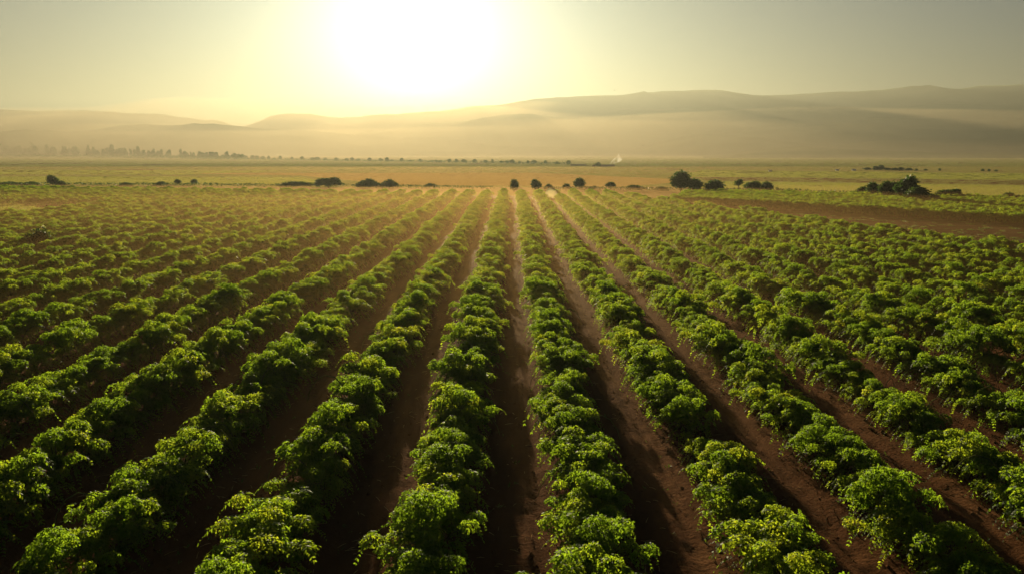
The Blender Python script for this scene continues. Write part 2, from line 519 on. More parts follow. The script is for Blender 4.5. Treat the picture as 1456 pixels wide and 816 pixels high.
def make_plant(seed):
    rng = np.random.default_rng(seed)
    pads = []
    nb = int(rng.integers(16, 21))
    lop = rng.normal(0, 0.10, 2)
    for i in range(nb):
        # spread over a dome, higher in the middle, some pushed out of it
        a = i * 2.399963 + rng.normal(0, 0.45)
        r = math.sqrt((i + 0.5) / nb)
        rr = r * (0.66 + rng.normal(0, 0.12)) + (0.16 if rng.random() < 0.12 else 0)
        z = 0.40 + 0.62 * math.sqrt(max(0.0, 1 - (r * 0.97) ** 2)) + rng.normal(0, 0.13)
        pads.append((rr * math.cos(a) * 1.07 + lop[0] * z, rr * math.sin(a) * 1.38 + lop[1] * z, z, a, r))
    Qs, Ts = [], []
    O, A, L, RS, DR = [], [], [], [], []
    for (x, y, z, a, r) in pads:
        size = rng.uniform(0.72, 1.35)
        pr = 0.20 * size
        q = make_cushion(rng, (x, y, z), pr, pr * rng.uniform(0.55, 0.85), int(270 * size * size), 0.056)
        Qs.append(q); Ts.append(np.clip(0.75 * rng.random() + 0.35 * rng.random(len(q)), 0, 1))
        nf = int(rng.integers(2, 6))
        for k in range(nf):
            O.append((x + rng.normal(0, .05), y + rng.normal(0, .05), z + pr * 0.45 + rng.normal(0, .04)))
            az = 2 * math.pi * k / nf + rng.normal(0, 0.35)
            A.append(az)
            l = rng.uniform(0.26, 0.42) * size * (0.85 + 0.35 * r * math.cos(az - a))
            L.append(l)
            RS.append(l * rng.uniform(0.25, 0.75))
            DR.append(l * rng.uniform(0.9, 1.6))
    for k in range(28):                               # lower, drooping leaves that hide the stems
        a = rng.uniform(0, 2 * math.pi); rr = rng.uniform(0.3, 0.72)
        O.append((rr * math.cos(a), rr * math.sin(a) * 1.1, rng.uniform(0.25, 0.7)))
        A.append(a + rng.normal(0, 0.5)); l = rng.uniform(0.25, 0.4); L.append(l)
        RS.append(l * 0.2); DR.append(l * rng.uniform(0.9, 1.4))
    O = np.array(O); n = len(O)
    q = make_frond_quads(rng, O, np.array(A), np.array(L), np.array(RS), np.array(DR), 10, 0.19)
    per = len(q) // n
    Qs.append(q); Ts.append(np.clip(0.6 * np.tile(rng.uniform(0, 1, n), per) + 0.4 * rng.uniform(0, 1, n * per), 0, 1))
    foliage = quads_mesh('foliage', np.concatenate(Qs), np.concatenate(Ts), M['crop'])
    B = Build()
    for j, (x, y, z, a, r) in enumerate(pads):
        if j % 2: continue
        p0 = Vector((rng.normal(0, .05), rng.normal(0, .05), -0.12))
        p3 = Vector((x, y, z))
        pts = [p0, Vector((x * .15, y * .15, z * .35)), Vector((x * .55, y * .55, z * .78)), p3]
        B.add(*tube(pts, [0.022, 0.018, 0.012, 0.006], 5))
    if seed % 3 == 0:                                  # a long bare shoot that leans out
        a = rng.uniform(0, 2 * math.pi)
        c, s = math.cos(a), math.sin(a)
        pts = [Vector((c * q, s * q, z)) for q, z in ((0.2, 0.9), (0.45, 1.2), (0.75, 1.3), (1.0, 1.18), (1.2, 0.9), (1.28, 0.62))]
        B.add(*tube(pts, [0.014, 0.014, 0.013, 0.012, 0.010, 0.006], 5))
    me = bpy.data.meshes.new('stem')
    me.from_pydata([tuple(v) for v in B.V], [], B.F)
    me.materials.append(M['stem'])
    return foliage, me

N_KINDS = 9
KINDS = [make_plant(s) for s in range(1, N_KINDS + 1)]

# every plant position of the field
rnd = random.Random(5)
spots = []
for k in range(-36, 13):
    x = row_x(k)
    y = 7.0 + rnd.uniform(0, 1.5)
    while y < field_far(x):
        if rnd.random() > 0.02 or y > 60:
            px = x + rnd.gauss(0, 0.12)
            s = rnd.uniform(0.84, 1.08) if rnd.random() > 0.08 else rnd.uniform(0.55, 0.75)
            in_patch = y > 96 and y < 118 and x < -60
            bare_bush = abs(y - 64) < 1.6 and abs(x + 39) < 1.8
            cover = abs(y - 137) < 5 and 5.6 < x < 9.5
            if not in_patch and not bare_bush and not cover:
                spots.append((k, px, y, s, rnd.choice((0, math.pi)) + rnd.gauss(0, 0.25), rnd.randrange(N_KINDS)))
        y += rnd.uniform(0.78, 1.12)

def shown(x, y, m=60):
    for z in (0.2, 1.2):
        p = project((x, y, z))
        if p and -m < p[0] < 1456 + m and p[1] < 816 + m:
            return True
    return False
seen = sorted((s for s in spots if shown(s[1], s[2], 20)), key=lambda s: s[1] ** 2 + s[2] ** 2)
near, far_ = seen[:300], seen[300:]
inside = set(id(s) for s in seen)
far_ += [s for s in spots if id(s) not in inside and shown(s[1], s[2], 500)]   # just outside the frame

src = bpy.data.collections.new('crop_foliage')
COL.children.link(src)
by_row = {}
for s in near: by_row.setdefault(s[0], []).append(s)
made = set()
for k in sorted(by_row):
    row = sorted(by_row[k], key=lambda s: s[2])
    side = 'right' if k >= 0 else 'left'
    rn = nth(k + 1 if k >= 0 else -k)
    for i, (kk, x, y, sc, rz, kind) in enumerate(row):
        z = soil_height(x, y) - 0.03
        e = empty('crop_plant', (x, y, z))
        e.rotation_euler = (0, 0, rz)
        e.scale = (sc, sc, sc * (1 + 0.12 * math.sin(x * 7 + y * 3)))
        size = 'small' if sc < 0.78 else ('large' if sc > 1.02 else 'leafy')
        tag(e, f'{size} green crop plant, {nth(i + 1)} from the front in {rn} row {side} of central furrow', 'crop plant', 'crop plants in the near rows')
        f = bpy.data.objects.new('foliage', KINDS[kind][0]); COL.objects.link(f); f.parent = e
        st = bpy.data.objects.new('stem', KINDS[kind][1]); COL.objects.link(st); st.parent = e
        if kind not in made:
            made.add(kind); src.objects.link(f)

def scatter(name, pts, collection):
    """one object that repeats the plants of a collection at its points (x, y, z, scale, angle)"""
    me = bpy.data.meshes.new(name)
    me.from_pydata([p[:3] for p in pts], [], [])
    a = me.attributes.new('size', 'FLOAT', 'POINT'); a.data.foreach_set('value', [p[3] for p in pts])
    b = me.attributes.new('turn', 'FLOAT_VECTOR', 'POINT')
    b.data.foreach_set('vector', [c for p in pts for c in (0.0, 0.0, p[4])])
    o = bpy.data.objects.new(name, me); COL.objects.link(o)
    gt = bpy.data.node_groups.new(name, 'GeometryNodeTree')
    gt.interface.new_socket('Geometry', in_out='INPUT', socket_type='NodeSocketGeometry')
    gt.interface.new_socket('Geometry', in_out='OUTPUT', socket_type='NodeSocketGeometry')
    N, K = gt.nodes, gt.links
    gi, go = N.new('NodeGroupInput'), N.new('NodeGroupOutput')
    ci = N.new('GeometryNodeCollectionInfo')
    ci.inputs['Collection'].default_value = collection
    ci.inputs['Separate Children'].default_value = True
    ci.inputs['Reset Children'].default_value = True
    ip = N.new('GeometryNodeInstanceOnPoints')
    ip.inputs['Pick Instance'].default_value = True
    na = N.new('GeometryNodeInputNamedAttribute'); na.data_type = 'FLOAT'; na.inputs['Name'].default_value = 'size'
    nb = N.new('GeometryNodeInputNamedAttribute'); nb.data_type = 'FLOAT_VECTOR'; nb.inputs['Name'].default_value = 'turn'
    K.new(gi.outputs[0], ip.inputs['Points']); K.new(ci.outputs[0], ip.inputs['Instance'])
    K.new(na.outputs['Attribute'], ip.inputs['Scale']); K.new(nb.outputs['Attribute'], ip.inputs['Rotation'])
    K.new(ip.outputs[0], go.inputs[0])
    md = o.modifiers.new('scatter', 'NODES'); md.node_group = gt
    return o

pts = [(x, y, -0.05, sc, rz) for (k, x, y, sc, rz, kind) in far_]
o = scatter('crop_rows', pts, src)
tag(o, 'rest of the crop rows running on to the far hedge', 'crop rows', kind='stuff')

# the next field beyond the bare soil, its rows running across
pts = []
for r in range(18):
    t = r / 17.0
    a = ground(950 + rnd.uniform(0, 30) + 30 * t, 289 - 12 * t, 0.0); b = ground(1456, 318 - 30 * t, 0.0)
    d = (b - a); n = int(d.length * 1.5 / 1.3)
    for i in range(n):
        p = a + d * (i / n * 1.5)
        pts.append((p.x + rnd.gauss(0, .15), p.y + rnd.gauss(0, .15), -0.05, rnd.uniform(0.85, 1.1), rnd.uniform(0, 6.28)))
o = scatter('crop_field', pts, src)
tag(o, 'neighbouring green crop field with dark near edge beyond the bare soil wedge', 'crop field', kind='stuff')

# ------------------------------------------------------------------ grass and stubble on the plain
M['stubble'] = leaf_mat('stubble_blade', [(0.0, (0.16, 0.112, 0.040)), (1.0, (0.26, 0.18, 0.07))], (1.3, 1.2, 0.9), 0.5)
M['dry'] = leaf_mat('dry_grass_blade', [(0.0, (0.072, 0.082, 0.026)), (1.0, (0.132, 0.130, 0.046))], (1.5, 1.4, 1.0), 0.5)
M['meadow'] = leaf_mat('meadow_blade', [(0.0, (0.065, 0.080, 0.018)), (1.0, (0.115, 0.125, 0.032))], (2.4, 2.3, 1.4), 0.5)
def clump_mesh(seed, mat, h, wdt, n):
    rng = np.random.default_rng(seed)
    a = rng.uniform(0, 6.28, n); rr = wdt * np.sqrt(rng.random(n))
    p = np.stack([rr * np.cos(a), rr * np.sin(a), np.full(n, -.05)], 1)
    b = rng.uniform(0, 6.28, n); lean = rng.normal(0, .35, (n, 2))
    hh = h * rng.uniform(.5, 1.1, n)
    d = np.stack([lean[:, 0] * hh, lean[:, 1] * hh, hh], 1)
    s = np.stack([np.cos(b), np.sin(b), np.zeros(n)], 1) * (0.035 * h / .4)
    return quads_mesh('blades', np.stack([p - s * .5, p + d * .55 - s, p + d, p + d * .55 + s], 1), rng.random(n), mat)
def inside_poly(x, y, P):
    c = False
    for i in range(len(P)):
        (x1, y1), (x2, y2) = P[i], P[i - 1]
        if (y1 > y) != (y2 > y) and x < (x2 - x1) * (y - y1) / (y2 - y1) + x1: c = not c
    return c
FIELDS_GREEN = [[(-700, 261), (480, 263), (430, 252), (-700, 250)], [(-700, 248.5), (260, 248.5), (430, 243), (-700, 240)],
                [(990, 267), (1456, 280), (2200, 300), (2200, 268), (1456, 264), (1010, 258)],
                [(960, 251.5), (1130, 252.5), (1456, 256), (2200, 257), (2200, 247), (1456, 247), (1000, 242)]]
FIELDS_TAN = [[(560, 263), (880, 266), (1000, 257), (760, 246), (250, 246.5), (430, 250)]]
FIELDS_BARE = [[(1000, 257), (1456, 263.5), (2200, 267), (2200, 257), (1456, 257), (1130, 253), (990, 252)]]
def grow(name, inc, exc, y0, y1, mat, h, n, seed, label):
    """clumps of blades over the fields inside the outlines inc and outside exc"""
    rng = random.Random(seed)
    pts, tries = [], 0
    while len(pts) < n and tries < n * 30:
        tries += 1
        px, py = rng.uniform(-250, 1706), rng.uniform(y0, y1)
        if inc and not any(inside_poly(px, py, P) for P in inc): continue
        if any(inside_poly(px, py, P) for P in exc): continue
        if any(inside_poly(px, py, P) for P in FIELDS_BARE) and rng.random() < .75: continue
        g = ground(px, py)
        if mnoise.noise((g.x * .02, g.y * .008, seed)) < -0.5: continue
        k = max(1.0, min(2.2, g.y / 330.0))
        pts.append((g.x, g.y, -0.12, k * rng.uniform(.7, 1.2), rng.uniform(0, 6.28)))
    cc = bpy.data.collections.new(name)
    for v in range(3):
        cc.objects.link(bpy.data.objects.new(name + '_clump', clump_mesh(seed * 7 + v, mat, h, 1.1, 70)))
    o = scatter(name, pts, cc)
    return tag(o, label, 'grass', kind='stuff')
grow('grass', FIELDS_GREEN, [], 239, 300, M['meadow'], .28, 14000, 31, 'green grass of the flat fields beyond the hedge')
grow('grass', [[(-60, 293), (20, 292), (76, 303), (40, 308), (-60, 306)]], [], 291, 309, M['meadow'], .5, 900, 35, 'patch of light green grass among the crop rows at the far left')
grow('stubble', FIELDS_TAN, [], 245, 267, M['stubble'], .26, 8000, 32, 'tan stubble of the field beyond the central trees')
grow('dry_grass', [], FIELDS_GREEN + FIELDS_TAN, 222, 266, M['dry'], .24, 50000, 33, 'hazy dry grass of the wide plain below the hills')

cc = bpy.data.collections.new('wedge_weeds')
for v in range(3): cc.objects.link(bpy.data.objects.new('weed_clump', clump_mesh(90 + v, M['weed'], .2, .4, 40)))
pts = []
rng0 = random.Random(17)
for i in range(500):
    q = ground(rng0.uniform(1080, 1500), rng0.uniform(300, 350))
    r = round(q.y / 1.6) * 1.6 + rng0.gauss(0, .25)
    if q.y > field_far(q.x) + 1: pts.append((q.x, r, -0.09, rng0.uniform(.5, 1.1), rng0.uniform(0, 6.28)))
o = scatter('weeds', pts, cc)
tag(o, 'sparse dry weeds in faint lines on the bare soil wedge at right', 'weeds', kind='stuff')

# ------------------------------------------------------------------ weeds and straw on the soil
Q, T = [], []
rng = np.random.default_rng(3)
for i in range(2600):
    x, y = rng.uniform(-26, 30), 8 + 46 * rng.random() ** 1.4
    u = ((x - X_OFF) / ROW) % 1.0
    if abs(u - 0.5) < 0.2: continue
    if mnoise.noise((x * 0.35, y * 0.12, 4)) < 0.05: continue
    z = soil_height(x, y)
    for b in range(rng.integers(4, 9)):
        a = rng.uniform(0, 6.28); l = rng.uniform(0.04, 0.13); w = l * 0.16
        d = np.array([math.cos(a) * .8, math.sin(a) * .8, rng.uniform(.3, .9)]) * l
        s = np.array([-math.sin(a), math.cos(a), 0]) * w
        p = np.array([x, y, z]) + rng.normal(0, .035, 3) * np.array([1, 1, 0])
        Q.append([p, p + d * .5 + s, p + d, p + d * .5 - s]); T.append(rng.random())
me = quads_mesh('weeds', np.array(Q), np.array(T), M['weed'])
o = bpy.data.objects.new('weeds', me); COL.objects.link(o)
tag(o, 'sparse low weeds scattered over the bare soil between rows', 'weeds', kind='stuff')
B = Build()
for i in range(4800):
    x, y = rng.uniform(-22, 26), 8 + 32 * rng.random() ** 1.4
    u = ((x - X_OFF) / ROW) % 1.0
    if abs(u - 0.5) < 0.12: continue
    z = soil_height(x, y) + 0.012
    a = rng.uniform(0, 6.28); l = rng.uniform(0.04, 0.30)
    d = Vector((math.cos(a) * l, math.sin(a) * l, rng.uniform(0, .03)))
    p = Vector((x, y, z))
    B.add(*tube([p, p + d * .5 + Vector((0, 0, .012)), p + d], [.006, .008, .004], 3))
o = B.obj('straw_litter', M['straw'])
tag(o, 'bits of dry straw and stalk littering the furrows', 'straw', kind='stuff')

# clods of earth
base_v = np.array([(0, 0, 1), (.9, 0, .3), (.28, .85, .35), (-.72, .53, .3), (-.72, -.53, .35), (.28, -.85, .3), (0, 0, -.4)])
base_f = [(0, 1, 2), (0, 2, 3), (0, 3, 4), (0, 4, 5), (0, 5, 1), (6, 2, 1), (6, 3, 2), (6, 4, 3), (6, 5, 4), (6, 1, 5)]
B = Build()
for i in range(5200):
    x, y = rng.uniform(-20, 24), 9 + 34 * rng.random() ** 1.6
    u = ((x - X_OFF) / ROW) % 1.0
    if abs(u - 0.5) < 0.12: continue
    r = 0.014 + 0.075 * rng.random() ** 5
    v = base_v * r * rng.uniform(.6, 1.35, (7, 3)) + np.array([x, y, soil_height(x, y) - r * .15])
    B.add([Vector(q) for q in v], base_f)
o = B.obj('clods', M['soil'])
tag(o, 'crumbs and clods of red earth lying in the furrows', 'clods', kind='stuff')

# ------------------------------------------------------------------ trees
def make_crown(seed, lumps, n, leaf, flat=0.85):
    """leaf quads spread through several overlapping lumps; unit-size crown, base at z = 0, height 1"""
    rng = np.random.default_rng(seed)
    Q, T = [], []
    tot = sum(l[3] ** 2 for l in lumps)
    for (x, y, z, r) in lumps:
        m = int(n * r * r / tot)
        v = rng.normal(0, 1, (m, 3)); v /= np.linalg.norm(v, axis=1)[:, None]
        rad = r * (0.45 + 0.68 * rng.random(m) ** 0.8) * (1 + 0.22 * np.sin(v[:, 0] * 5 + seed + x * 7) * np.cos(v[:, 2] * 6 + x * 9) + 0.13 * np.sin(v[:, 1] * 9 + v[:, 2] * 7 + seed))
        c = np.array([x, y, z]) + v * rad[:, None] * np.array([1, 1, flat])
        a = rng.normal(0, 1, (m, 3)) + v * 0.3; a /= np.linalg.norm(a, axis=1)[:, None]
        b = np.cross(a, rng.normal(0, 1, (m, 3))); b /= np.linalg.norm(b, axis=1)[:, None]
        l = leaf * rng.uniform(0.6, 1.4, m)[:, None]
        Q.append(np.stack([c - a * l, c + b * l * .55, c + a * l, c - b * l * .55], 1))
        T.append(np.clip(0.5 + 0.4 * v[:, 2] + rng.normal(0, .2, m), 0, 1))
    Q = np.concatenate(Q); Q[:, :, 2] = np.maximum(Q[:, :, 2], 0.0)
    return quads_mesh('crown', Q, np.concatenate(T), M['tree'])

def make_trunk(seed, h, lean=0.03):
    rng = random.Random(seed)
    B = Build()
    top = Vector((rng.gauss(0, lean), rng.gauss(0, lean), h))
    B.add(*tube([Vector((0, 0, -0.05)), Vector((0, 0, .05)), top * .55, top], [.055, .04, .032, .02], 7))
    for i in range(4):
        a = i * 1.6 + rng.uniform(0, .6)
        s = top * rng.uniform(.55, .9)
        e = s + Vector((math.cos(a) * .22, math.sin(a) * .22, rng.uniform(.15, .3)))
        B.add(*tube([s, s.lerp(e, .5) + Vector((0, 0, -.02)), e], [.02, .014, .006], 5))
    me = bpy.data.meshes.new('trunk')
    me.from_pydata([tuple(v) for v in B.V], [], B.F)
    me.materials.append(M['bark'])
    return me

TREES = {
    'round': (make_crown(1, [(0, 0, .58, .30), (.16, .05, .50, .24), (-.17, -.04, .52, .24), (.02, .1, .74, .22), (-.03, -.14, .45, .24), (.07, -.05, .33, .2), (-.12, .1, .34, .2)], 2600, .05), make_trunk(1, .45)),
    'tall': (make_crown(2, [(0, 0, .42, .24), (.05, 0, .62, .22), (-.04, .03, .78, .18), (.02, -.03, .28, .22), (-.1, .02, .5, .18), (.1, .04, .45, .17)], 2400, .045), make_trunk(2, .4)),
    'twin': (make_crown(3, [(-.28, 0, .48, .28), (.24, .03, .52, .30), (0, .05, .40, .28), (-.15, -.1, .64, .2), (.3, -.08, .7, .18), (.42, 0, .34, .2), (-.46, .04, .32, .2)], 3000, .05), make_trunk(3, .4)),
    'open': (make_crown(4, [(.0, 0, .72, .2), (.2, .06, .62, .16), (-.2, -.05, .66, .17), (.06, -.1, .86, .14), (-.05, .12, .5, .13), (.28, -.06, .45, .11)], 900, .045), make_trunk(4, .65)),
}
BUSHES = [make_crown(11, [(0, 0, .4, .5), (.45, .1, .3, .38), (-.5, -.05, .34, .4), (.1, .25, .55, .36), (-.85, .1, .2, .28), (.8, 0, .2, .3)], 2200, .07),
          make_crown(12, [(0, 0, .45, .5), (.3, -.1, .5, .4), (-.4, .1, .35, .42), (.65, .1, .25, .3)], 1800, .07)]

def plant_tree(kind, px, base, w, h, Y, label, group=None, cat='tree', name=None):
    """a tree whose base is seen at (px, base), w wide and h tall in the photo, standing at distance Y"""
    p = at_depth(px, base, Y)
    dep = Y
    W, Hh = w / F * dep, h / F * dep
    e = empty(name or ('bush' if kind.startswith('bush') else 'tree'), (p.x, p.y, 0.0))
    e.rotation_euler = (0, 0, (px * 1.7) % 6.28)
    Hh += max(0.0, p.z)
    if kind.startswith('bush'):
        me = BUSHES[int(px) % 2]
        e.rotation_euler = (0, 0, 0.3 * math.sin(px) + (math.pi if int(px) % 3 == 0 else 0))
        wid = 2.3 if int(px) % 2 == 0 else 1.75
        e.scale = (W / wid, min(W / wid, Hh * 1.3), Hh / .93)
        c = bpy.data.objects.new('crown', me); COL.objects.link(c); c.parent = e
    else:
        cm, tm = TREES[kind]
        wid = {'round': .8, 'tall': .58, 'twin': 1.25, 'open': .75}[kind]
        if kind == 'twin': e.rotation_euler = (0, 0, 0.3 * math.sin(px))
        e.scale = (W / wid, W / wid, Hh / .97)
        c = bpy.data.objects.new('crown', cm); COL.objects.link(c); c.parent = e
        t = bpy.data.objects.new('trunk', tm); COL.objects.link(t); t.parent = e
    tag(e, label, cat, group)
    return e

HG = 'trees and bushes along the far hedge'
mid = [
    ('round', 75, 264, 17, 15, 'lone round dark tree at the left end of the far hedge'),
    ('bush', 86, 264, 20, 7, 'low bush just right of the leftmost round hedge tree'),
    ('bush', 14, 263, 30, 5, 'low scrubby bush at the photo left edge of the far hedge'),
    ('bush', 44, 263, 26, 5, 'low scrubby bush left of the lone round hedge tree'),
    ('bush', 180, 264, 24, 5, 'low flat bush between the lone round tree and three small shrubs'),
    ('bush', 229, 264, 16, 6, 'low shrub, leftmost of three shrubs by the green field'),
    ('round', 253, 263, 10, 8, 'small shrub in the middle of three shrubs by the green field'),
    ('round', 276, 263, 11, 8, 'small round shrub, rightmost of three shrubs by the green field'),
    ('bush', 423, 266, 50, 8, 'long low bush left of the two-lobed hedge tree'),
    ('twin', 467, 267, 38, 16, 'broad two-lobed dark tree in the far hedge under the sun'),
    ('bush', 524, 267, 36, 14, 'broad rounded bush right of the two-lobed hedge tree'),
    ('bush', 554, 267, 29, 13, 'smaller rounded bush touching the broad one below the sun glare'),
    ('bush', 612, 267, 22, 7, 'low isolated bush between the sun glare and the central furrow'),
    ('tall', 731, 272, 13, 17, 'narrow upright tree at the head of the central furrow'),
    ('round', 762, 272, 17, 17, 'round tree just right of the central furrow head'),
    ('bush', 780, 270, 16, 9, 'low bush behind the pale tarpaulin cover'),
    ('bush', 805, 270, 13, 9, 'small bush between the pale cover and a round tree'),
    ('round', 824, 269, 18, 16, 'round tree right of the pale tarpaulin cover, above low hedge'),
    ('bush', 846, 270, 18, 6, 'low hedge bush right of the round tree near the pale cover'),
    ('round', 868, 269, 15, 10, 'small round hedge tree below the smoke plume'),
    ('bush', 903, 271, 28, 8, 'low wide hedge bush right of the smoke plume'),
    ('bush', 940, 272, 24, 7, 'low hedge bush left of the tall dark clump'),
    ('round', 968, 272, 25, 24, 'tallest dark tree of the central right hedge clump'),
    ('round', 988, 272, 18, 15, 'shorter tree joined to the right of the tallest hedge tree'),
    ('round', 1016, 273, 24, 14, 'squat rounded tree standing apart right of the tallest hedge tree'),
    ('open', 1050, 270, 14, 12, 'thin open-crowned tree in the hedge with gaps in its crown'),
    ('round', 1070, 273, 22, 13, 'rounded tree right of the thin open-crowned tree'),
    ('round', 1090, 273, 16, 12, 'rounded tree at the right end of the central hedge trees'),
    ('round', 1226, 281, 15, 13, 'small tree at the left end of the big right-hand clump'),
    ('round', 1242, 283, 20, 20, 'second tree from the left in the big right-hand clump'),
    ('tall', 1258, 285, 17, 23, 'narrow tree in the middle of the big right-hand clump'),
    ('tall', 1270, 286, 15, 23, 'narrow tree left of the tallest in the right-hand clump'),
    ('round', 1288, 288, 28, 32, 'tallest dark tree of the big right-hand clump'),
    ('round', 1304, 291, 30, 21, 'broad lower tree in front of the right-hand clump'),
    ('bush', 1328, 292, 19, 14, 'low bush at the right foot of the big clump'),
    ('twin', 1348, 285, 30, 15, 'broad dark tree standing right of the big clump'),
    ('bush', 1367, 286, 16, 8, 'low bush touching the right side of the broad dark tree'),
    ('bush', 1400, 287, 36, 7, 'low hedge bush right of the broad dark tree'),
    ('round', 1433, 287, 15, 11, 'small round tree rising from the hedge near the photo right edge'),
    ('bush', 1450, 288, 24, 9, 'hedge bush at the right edge of the photo'),
]
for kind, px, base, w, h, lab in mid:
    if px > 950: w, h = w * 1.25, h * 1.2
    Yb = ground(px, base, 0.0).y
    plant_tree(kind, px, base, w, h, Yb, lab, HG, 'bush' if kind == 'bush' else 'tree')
plant_tree('bush', 58, 358, 56, 36, ground(58, 358).y, 'dark rounded bush growing among the crop rows on the left', None, 'bush')

# the hedge itself: long runs of low scrub
def hedge(name, pix, hgt, label, seed, dens=26, big=1.0):
    rng = np.random.default_rng(seed)
    Q, T = [], []
    for (a, b) in zip(pix[:-1], pix[1:]):
        A, Bp = ground(*a), ground(*b)
        n = int((Bp - A).length * dens)
        t = rng.random(n)
        base = np.array(A)[None] + (np.array(Bp) - np.array(A))[None] * t[:, None]
        hh = np.array([hgt * (0.55 + 0.6 * abs(mnoise.noise((q[0] * .12 / big, q[1] * .1, seed)))) + 0.15 for q in base])
        c = base + rng.normal(0, .4, (n, 3)) * np.array([1, 1, 0])
        c[:, 2] = hh * rng.random(n) ** .7
        u = rng.normal(0, 1, (n, 3)); u /= np.linalg.norm(u, axis=1)[:, None]
        v = np.cross(u, rng.normal(0, 1, (n, 3))); v /= np.linalg.norm(v, axis=1)[:, None]
        l = rng.uniform(.1, .24, n)[:, None] * big
        Q.append(np.stack([c - u * l, c + v * l * .6, c + u * l, c - v * l * .6], 1)); T.append(rng.random(n) * .7)
    me = quads_mesh(name, np.concatenate(Q), np.concatenate(T), M['tree'])
    o = bpy.data.objects.new(name, me); COL.objects.link(o)
    return tag(o, label, 'hedge')
hedge('hedge', [(-120, 263), (200, 264.5), (480, 266.5), (700, 269.5)], 0.8, 'long low dark hedge along the far left end of the field', 1)
hedge('hedge', [(780, 270.5), (960, 272), (1100, 273.5)], 0.9, 'low dark hedge below the central right trees', 2)
hedge('hedge', [(1100, 274), (1230, 280), (1330, 287)], 1.0, 'dark hedge running from the central trees to the right-hand clump', 3)
hedge('hedge', [(1335, 288), (1456, 290), (1600, 294)], 1.0, 'dark hedge behind the green field at the right edge', 4)

hedge('hedge', [(-80, 223.5), (160, 225), (350, 227.5)], 5.5, 'dark hazy scrub under the distant treeline on the left', 5, 14, 3.4)
hedge('hedge', [(350, 227.5), (600, 231), (812, 235)], 2.0, 'thin hazy line of scrub crossing the far plain at the centre', 6, 8, 2.0)
# far tree lines
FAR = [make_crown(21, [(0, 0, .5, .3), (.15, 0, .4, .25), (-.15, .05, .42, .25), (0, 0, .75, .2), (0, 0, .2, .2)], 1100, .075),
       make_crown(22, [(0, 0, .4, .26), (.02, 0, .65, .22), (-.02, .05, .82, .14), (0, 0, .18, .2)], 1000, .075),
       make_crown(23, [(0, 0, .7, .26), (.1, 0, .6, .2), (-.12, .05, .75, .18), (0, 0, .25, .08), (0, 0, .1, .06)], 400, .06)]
rnd = random.Random(11)
far_list = []
x = -6.0
while x < 345:
    big = 1.0 - 0.45 * max(0, (x - 150) / 200)
    gap = rnd.uniform(2.8, 5.6)
    h = rnd.uniform(9.5, 16) * big
    if rnd.random() < .15: h *= 1.25; 
    far_list.append((x, 222 + x * 0.012, gap * rnd.uniform(1.2, 1.9), h))
    x += gap
left_n = len(far_list)
for i, (x, b, w, h) in enumerate(far_list):
    p = ground(x, b)
    e = bpy.data.objects.new('tree', FAR[rnd.randrange(2)]); COL.objects.link(e)
    e.location = (p.x, p.y + rnd.uniform(-15, 15), -0.1)
    W, Hh = w / F * p.y, h / F * p.y
    e.scale = (W / .75, W / .75, Hh)
    e.rotation_euler = (0, 0, rnd.uniform(0, 6.28))
    tag(e, f'hazy tree, {nth(i + 1)} from the left in the distant treeline below the left hills', 'tree', 'distant treeline on the left')
p = ground(61, 223)
e = bpy.data.objects.new('tree', FAR[2]); COL.objects.link(e); e.location = (p.x, p.y - 20, 0)
e.scale = (8 / F * p.y / .75, 8 / F * p.y / .75, 16 / F * p.y)
tag(e, 'tall top-heavy tree standing above the rest of the distant left treeline', 'tree', 'distant treeline on the left')
x = 350.0; i = 0
while x < 815:
    i += 1
    b = 226.5 + (x - 350) / 465 * 7.5
    p = ground(x, b)
    e = bpy.data.objects.new('tree', FAR[rnd.randrange(2)]); COL.objects.link(e)
    e.location = (p.x, p.y, -0.1)
    h = rnd.uniform(2.8, 6.0); w = rnd.uniform(4, 9)
    e.scale = (w / F * p.y / .75, w / F * p.y / .75, h / F * p.y)
    e.rotation_euler = (0, 0, rnd.uniform(0, 6.28))
    tag(e, f'tiny tree, {nth(i)} from the left in the dotted line across the tan plain', 'tree', 'dotted line of tiny trees across the plain')
    x += rnd.uniform(5, 17)
rl = [(1233, 4), (1245, 6), (1252, 8), (1262, 4), (1272, 4), (1281, 5), (1292, 4), (1303, 3), (1316, 3), (1336, 4), (1397, 4), (1406, 4), (1416, 3)]
for i, (x, h) in enumerate(rl):
    b = 242 + (x - 1233) * 0.012
    p = ground(x, b)
    e = bpy.data.objects.new('tree', FAR[i % 2]); COL.objects.link(e)
    e.location = (p.x, p.y, -0.1); w = 11 if x < 1300 else 5
    e.scale = (w / F * p.y / .75, w / F * p.y / .75, h / F * p.y)
    tag(e, f'tiny hazy tree, {nth(i + 1)} from the left on the pale plain at right', 'tree', 'hazy trees on the right plain')

# ------------------------------------------------------------------ pale cover, sheds, smoke, birds
M['tarp'] = plain_mat('pale_tarp', (0.72, 0.66, 0.46), 0.8, 0.08, 2.0)
p = ground(786, 281.5)
B = Build()
n, m = 14, 9
W_, H_, L_ = 1.35, 1.75, 1.5
for j in range(m):
    t = j / (m - 1)
    y = (t - .5) * L_
    k = 0.12 + 0.88 * math.sin(t * math.pi / 2) ** 0.8   # slopes up from the near edge
    for i in range(n + 1):
        a = math.pi * i / n
        wr = 1 + 0.04 * math.sin(5 * a + j * 1.7)
        B.V.append(Vector((-math.cos(a) * W_ * k * wr, y, math.sin(a) ** .8 * H_ * k * wr)))
for j in range(m - 1):
    for i in range(n):
        q = j * (n + 1) + i
        B.F.append((q, q + 1, q + n + 2, q + n + 1))
B.F.append(tuple(range(n + 1)))                      # near end closed, far end open
nt = M['tarp'].node_tree                              # thin cloth: daylight comes through it
